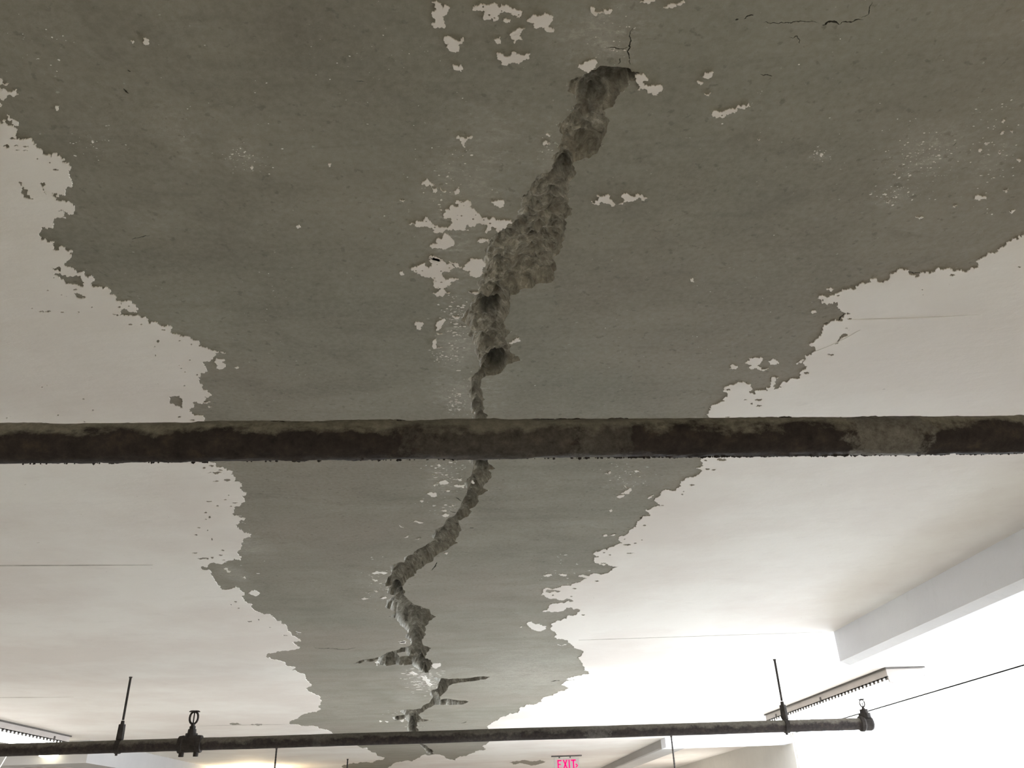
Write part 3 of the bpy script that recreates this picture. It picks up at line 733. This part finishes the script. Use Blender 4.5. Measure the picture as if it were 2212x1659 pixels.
# crumbs of rust hanging from the underside and cement lumps along the top
mb = MB()
def lump(c, r, sq=(1, 1, 1)):
    import itertools
    g = (1+5**.5)/2
    ico = [(-1,g,0),(1,g,0),(-1,-g,0),(1,-g,0),(0,-1,g),(0,1,g),(0,-1,-g),(0,1,-g),(g,0,-1),(g,0,1),(-g,0,-1),(-g,0,1)]
    f = [(0,11,5),(0,5,1),(0,1,7),(0,7,10),(0,10,11),(1,5,9),(5,11,4),(11,10,2),(10,7,6),(7,1,8),(3,9,4),(3,4,2),(3,2,6),(3,6,8),(3,8,9),(4,9,5),(2,4,11),(6,2,10),(8,6,7),(9,8,1)]
    mb.add([(c[0]+v[0]*r*.55*sq[0]*random.uniform(.6, 1.4), c[1]+v[1]*r*.55*sq[1]*random.uniform(.6, 1.4), c[2]+v[2]*r*.55*sq[2]*random.uniform(.6, 1.4)) for v in ico], f)
def pz(x): t = (x-pa.x)/(pc_.x-pa.x); return pa.z+(pc_.z-pa.z)*t
for _ in range(520):
    x = random.choice((random.uniform(-1.3, 1.8), random.uniform(.3, 1.4), random.gauss(.75, .25))); q = -1.14 + random.gauss(.0, .10)
    r = random.choice((.0012, .0016, .002, .003)); R = .0456
    lump((x, py_+math.cos(q)*R, pz(x)+math.sin(q)*R), r, (random.uniform(.7, 2), 1, random.uniform(.7, 1.5)))
mb.build('rust_crumbs', M_IRON, near, kind='stuff')
mb = MB()
for px in (560, 860, 1170, 1215, 1250, 1690, 1330, 600, 1010):
    p = aty(px, 912, py_); x = p.x
    for _ in range(5):
        q = 2.0 + random.uniform(-.12, .2); lump((x+random.gauss(0, .012), py_+math.cos(q)*.0456, pz(x)+math.sin(q)*.0456), random.uniform(.002, .0045), (2.5, 1, .5))
mb.build('cement_lumps', M_PIPE, near, kind='stuff')

# ------------------------------------------------------------------ far pipe with fittings
def cyl(mb, p, q, r, n=20, smooth=True): mb.sweep([p, q], r, n, True, smooth)
FY = 7.02
fL = aty(-700, 1642, FY); fM = aty(412, 1608, FY); fR = aty(1880, 1563, FY)
far = empty('sprinkler_pipe', (0, FY, fM.z), 'dark slimmer pipe hung on threaded rods low in the picture, carrying upright sprinklers', 'pipe')
def fz(x): t = (x-fL.x)/(fR.x-fL.x); return fL.z+(fR.z-fL.z)*t
n = 160; pts_ = []; rad = []
for i in range(n+1):
    x = fL.x + (fR.x-fL.x)*i/n
    pts_.append((x, FY, fz(x) + .002*noise.noise(Vector((x*1.5, 0, 0))))); rad.append(.0455 + .0015*noise.noise(Vector((x*9, 4, 4))))
mb = MB(); mb.sweep(pts_, rad, 20); mb.build('pipe_body', M_PIPE2, far)
def fitting(px, name, end=False):
    c = aty(px, 1600, FY); x = c.x; z = fz(x)
    mb = MB()
    if not end:
        prof = [(-.088, .050), (-.085, .062), (-.055, .066), (-.050, .058), (.050, .058), (.055, .066), (.085, .062), (.088, .050)]
    else:
        prof = [(-.060, .047), (-.055, .058), (-.03, .060), (-.02, .054), (.03, .054), (.045, .048), (.052, .03)]
    mb.sweep([(x+a, FY, z) for a, r in prof], [r for a, r in prof], 24, True, False)
    for s in (-1, 1):                                     # bolt lugs below the strap halves
        if not end: cyl(mb, (x+s*.055, FY-.01, z-.045), (x+s*.055, FY-.01, z-.088), .020, 10, False)
    mb.sweep([(x, FY, z+.04), (x, FY, z+.078), (x, FY, z+.079), (x, FY, z+.108)], [.050, .046, .033, .031], 12, True, False)
    return mb.build(name, M_IRON, far), x, z
def sprinkler(x, z, label, scale=1):
    s = scale
    mb = MB(); mb.sweep([(x, FY, z), (x, FY, z+.022*s), (x, FY, z+.024*s), (x, FY, z+.045*s)], [.024*s, .024*s, .016*s, .016*s], 6, True, False); t = mb.build('sprinkler_head', M_IRON, far, label=label)
    for sg in (-1, 1):
        mb = MB(); arc = []
        for i in range(9):
            a = math.pi*i/8; arc.append((x+sg*.032*s*math.sin(a)**.8 if 0 < i < 8 else x+sg*.006*s, FY, z+.04*s+.088*s*(1-math.cos(a))/2))
        mb.sweep(arc, .0082*s, 8, True, True, (0, 1, 0)); mb.build('frame_arm', M_IRON, t)
    mb = MB(); cyl(mb, (x, FY, z+.04*s), (x, FY, z+.125*s), .005*s, 8); mb.build('glass_bulb', M_IRON, t)
    mb = MB(); nn = 16; z0 = z+.132*s
    ring = []
    for k in range(nn*2):
        a = math.pi*k/nn; r = (.042 if k % 2 == 0 else .033)*s; ring.append((x+r*math.cos(a), FY+r*math.sin(a), z0 - (.006*s if k % 2 == 0 else 0)))
    vs = ring + [(a, b_, c+.003) for a, b_, c in ring] + [(x, FY, z0-.002), (x, FY, z0+.006)]
    N = nn*2; fs = [(k, (k+1) % N, N+(k+1) % N, N+k) for k in range(N)] + [((k+1) % N, k, 2*N) for k in range(N)] + [(N+k, N+(k+1) % N, 2*N+1) for k in range(N)]
    mb.add(vs, fs); mb.sweep([(x, FY, z0-.012*s), (x, FY, z0+.004*s)], .012*s, 8); mb.build('deflector', M_IRON, t)
_, x, z = fitting(412, 'tee_fitting'); sprinkler(x, z+.108, 'upright sprinkler on the left tee', 1.0)
_, x, z = fitting(1880, 'end_fitting', True); sprinkler(x, z+.102, 'upright sprinkler at the right end', .62)

def hanger(top_px, pipe_px, label):
    c = aty(pipe_px, 1600, FY); x = c.x; z = fz(x)
    tx = aty(top_px, 1465, FY).x; tp = Vector((x + (tx-x)*.0, FY, ZC-.003))
    t = empty('pipe_hanger', (x, FY, ZC-.003), label, 'pipe hanger', 'hangers of the far pipe')
    mb = MB()
    n = 60; mb.sweep([(x, FY, tp.z+(z+.19-tp.z)*i/n) for i in range(n+1)], [.0085+(.0012 if i % 2 else 0) for i in range(n+1)], 10, True, False); mb.build('threaded_rod', M_IRON, t)
    mb = MB(); mb.sweep([(x, FY, ZC-.012), (x, FY, ZC-.0028)], [.011, .014], 12); mb.build('ceiling_anchor', M_IRON, t)
    mb = MB(); mb.sweep([(x, FY, z+.185), (x, FY, z+.160), (x, FY, z+.158), (x, FY, z+.05)], [.013, .016, .027, .030], 8, True, False); mb.build('socket', M_IRON, t)
    mb = MB(); ring = [(x, FY+.0475*math.cos(a), z+.0475*math.sin(a)) for a in [2*math.pi*i/24 for i in range(25)]]
    k = 24; vs = []
    for a in [2*math.pi*i/k for i in range(k)]:
        for dx, r in ((-.018, .0475), (.018, .0475), (.018, .052), (-.018, .052)): vs.append((x+dx, FY+r*math.cos(a), z+r*math.sin(a)))
    fs = [(4*i+j, 4*i+(j+1) % 4, 4*((i+1) % k)+(j+1) % 4, 4*((i+1) % k)+j) for i in range(k) for j in range(4)]
    mb.add(vs, fs); cyl(mb, (x-.006, FY, z-.05), (x-.006, FY, z-.064), .010, 6, False); mb.build('pipe_ring', M_IRON, t)
hanger(285, 258, 'thin dark threaded rod holding the far pipe beside the left sprinkler')
hanger(1680, 1704, 'thin rod holding the far pipe near its right end against the bright corner')

# farther hanger rods; the pipes they carry lie below the picture
def rod(px, py, y, zlow, label, pxb=None):
    p = aty(px, py, y); z1 = ZC-.003
    t = empty('hanger_rod', (p.x, y, z1), label, 'hanger rod', 'rods hanging behind the far pipe')
    mb = MB(); n = 40; mb.sweep([(p.x, y, z1+(zlow-z1)*i/n) for i in range(n+1)], [.0115+(.002 if i % 2 else 0) for i in range(n+1)], 8, True, False)
    mb.build('threaded_rod', M_IRON, t)
    mb = MB(); mb.sweep([(p.x, y, z1-.02), (p.x, y, z1)], [.014, .018], 10); mb.build('ceiling_anchor', M_IRON, t)
rod(597, 1622, 13.6, 2.0, 'long dark rod hanging behind the far pipe right of the left sprinkler')
rod(751, 1640, 16.2, 2.0, 'short dark rod hanging at the lower edge left of the crack tail')
rod(1451, 1600, 13.7, 2.0, 'dark rod hanging in front of the bright cross beam')
rod(1509, 1652, 21.5, 2.0, 'short rod under the cross beam, nearer the dark rod')
rod(1582, 1648, 21.2, 2.0, 'short rod under the cross beam, farther right')
rod(182, 1655, 15.7, 2.0, 'short rod at the lower left corner under the cross beam')

# ------------------------------------------------------------------ fluorescent fixtures
def fixture(xf, sgn, y0, y1, label):
    """xf: the face towards the middle of the room; sgn: which way the fixture reaches from there"""
    t = empty('ceiling_light', (xf+sgn*.17, (y0+y1)/2, ZC-.004), label, 'ceiling light', 'fluorescent fixtures either side of the bare strip')
    xa, xb = sorted((xf, xf+sgn*.34))
    mb = MB(); mb.box((xa-.012, y0-.02, ZC-.018), (xb+.012, y1+.02, ZC-.004)); mb.build('shadow_gap_strip', M_GREY, t)  # dark strip standing in for the shaded gap above the housing
    mb = MB(); mb.box((xa, y0, ZC-.075), (xb, y1, ZC-.018)); h = mb.build('housing', M_HOUSE, t)
    mb = MB()
    n = int((y1-y0)/.085)
    for i in range(n):
        y = y0+.02+i*.085
        for x_ in (xa, xb-.006): mb.box((x_, y, ZC-.108), (x_+.006, y+.045, ZC-.0755))
    mb.box((xa, y0, ZC-.088), (xa+.006, y1, ZC-.0752)); mb.box((xb-.006, y0, ZC-.088), (xb, y1, ZC-.0752))
    mb.build('slotted_reflector', M_GREY, t, kind='stuff')
    for y in (y0, y1-.02):
        mb = MB(); mb.prism_y([(xa, ZC-.075), (xa+.01, ZC-.13), (xa+.05, ZC-.14), (xb-.05, ZC-.14), (xb-.01, ZC-.13), (xb, ZC-.075)], y, y+.02); mb.build('end_cap', M_HOUSE, t)
    for y in (y1-.42, y1-1.9):
        mb = MB(); x_ = xf-sgn*.008; mb.box((min(x_, xf), y, ZC-.095), (max(x_, xf)+.001, y+.03, ZC-.045)); mb.build('latch', M_GREY, t)
    mb = MB(); prof = []
    for i in range(13):
        a = math.pi*i/12; prof.append(((xa+xb)/2 - (.150)*math.cos(a), ZC-.082-.085*math.sin(a)**.7))
    prof = prof
    mb.prism_y(prof, y0+.03, y1-.03); mb.build('lit_diffuser', M_TUBE, t)
fixture(-4.93, -1, 7.6, 11.1, 'glowing fluorescent fixture at the lower left, above the far pipe')
fixture(3.70, 1, 7.6, 11.1, 'fluorescent fixture lost in glare on the right, above the pipe end')

# oval lamp on the left cross beam
c = aty(111, 1631, 11.67)
t = empty('wall_lamp', (c.x, 11.68, c.z), 'small oval lit lamp on the left cross beam just below the pipe', 'lamp')
mb = MB(); mb.box((c.x-.06, 11.64, c.z+.0), (c.x+.06, 11.679, c.z+.035)); mb.build('lamp_base', M_HOUSE, t)
mb = MB(); nn = 12; vs = []; 
for i in range(1, 8):
    a = math.pi*i/8
    for k in range(16):
        q = 2*math.pi*k/16; vs.append((c.x-.125*math.cos(a), 11.60+.04*math.sin(a)*math.cos(q), c.z-.005+.034*math.sin(a)*math.sin(q)))
fs = [(i*16+k, i*16+(k+1) % 16, (i+1)*16+(k+1) % 16, (i+1)*16+k) for i in range(6) for k in range(16)] + [tuple(range(15, -1, -1)), tuple(96+k for k in range(16))]
mb.add(vs, fs, True); mb.build('lamp_glass', M_LAMP, t)
# pale cable crossing the lower left corner
p = aty(17, 1628, 11.0); q = aty(-14, 1680, 11.0)
mb = MB(); mb.sweep([tuple(p), tuple((p+q)/2+Vector((0, 0, -.004))), tuple(q), (q.x-.05, 11.0, q.z-.6)], .006, 8)
o = mb.build('cable', M_SEAML, None, label='thin pale cable slanting across the lower left corner', category='cable')

# ------------------------------------------------------------------ exit sign
SY = 17.1
a = aty(1197, 1640, SY); b2 = aty(1250, 1640, SY); zt = aty(1222, 1637.5, SY).z
sx0, sx1 = a.x, b2.x
t = empty('exit_sign', ((sx0+sx1)/2, SY, ZC-.003), 'hanging exit sign with glowing red letters at the lower edge', 'sign')
mb = MB(); mb.box((sx0-.05, SY-.05, ZC-.022), (sx1+.06, SY+.05, ZC-.003)); mb.build('canopy', M_GREY, t)
for xx in (sx0+.10, sx1-.16):
    mb = MB(); mb.box((xx-.012, SY-.012, zt-.001), (xx+.012, SY+.012, ZC-.022)); mb.build('stem', M_GREY, t)
mb = MB(); mb.box((sx0, SY-.03, zt-.215), (sx1, SY+.03, zt)); mb.build('sign_panel', M_SIGN, t)
def letter(name, polys):
    mb = MB()
    for x0, z0, x1, z1, w in polys:
        p = Vector((x0, 0, z0)); q = Vector((x1, 0, z1)); d = (q-p).normalized(); nn = Vector((-d.z, 0, d.x))*w/2
        q0 = [p+nn, p-nn, q-nn, q+nn]
        mb.add([(v.x, SY-.036, v.z) for v in q0] + [(v.x, SY-.030, v.z) for v in q0], [(0,1,2,3), (7,6,5,4), (0,4,5,1), (1,5,6,2), (2,6,7,3), (3,7,4,0)])
    return mb.build(name, M_RED, t)
lt = aty(1222, 1641.5, SY).z; hh = .155; k = (sx1-sx0)/55.0
def X(u): return sx0 + u*k
e0 = X(7); w = .022
letter('letter', [(X(7)+.01, lt, X(7)+.01, lt-hh, w), (X(7), lt-.011, X(16), lt-.011, w), (X(7), lt-hh/2, X(14), lt-hh/2, w), (X(7), lt-hh+.011, X(16), lt-hh+.011, w)])
letter('letter', [(X(20), lt, X(28), lt-hh, w), (X(28), lt, X(20), lt-hh, w)])
letter('letter', [(X(33), lt, X(33), lt-hh, w)])
letter('letter', [(X(37), lt-.011, X(48), lt-.011, w), (X(42.5), lt, X(42.5), lt-hh, w)])
letter('arrow', [(X(47), lt-.075, X(51.5), lt-.105, .018), (X(51.5), lt-.105, X(47), lt-.135, .018)])

print('objects', len(bpy.data.objects), 'tris', sum(len(m_.polygons) for m_ in bpy.data.meshes))
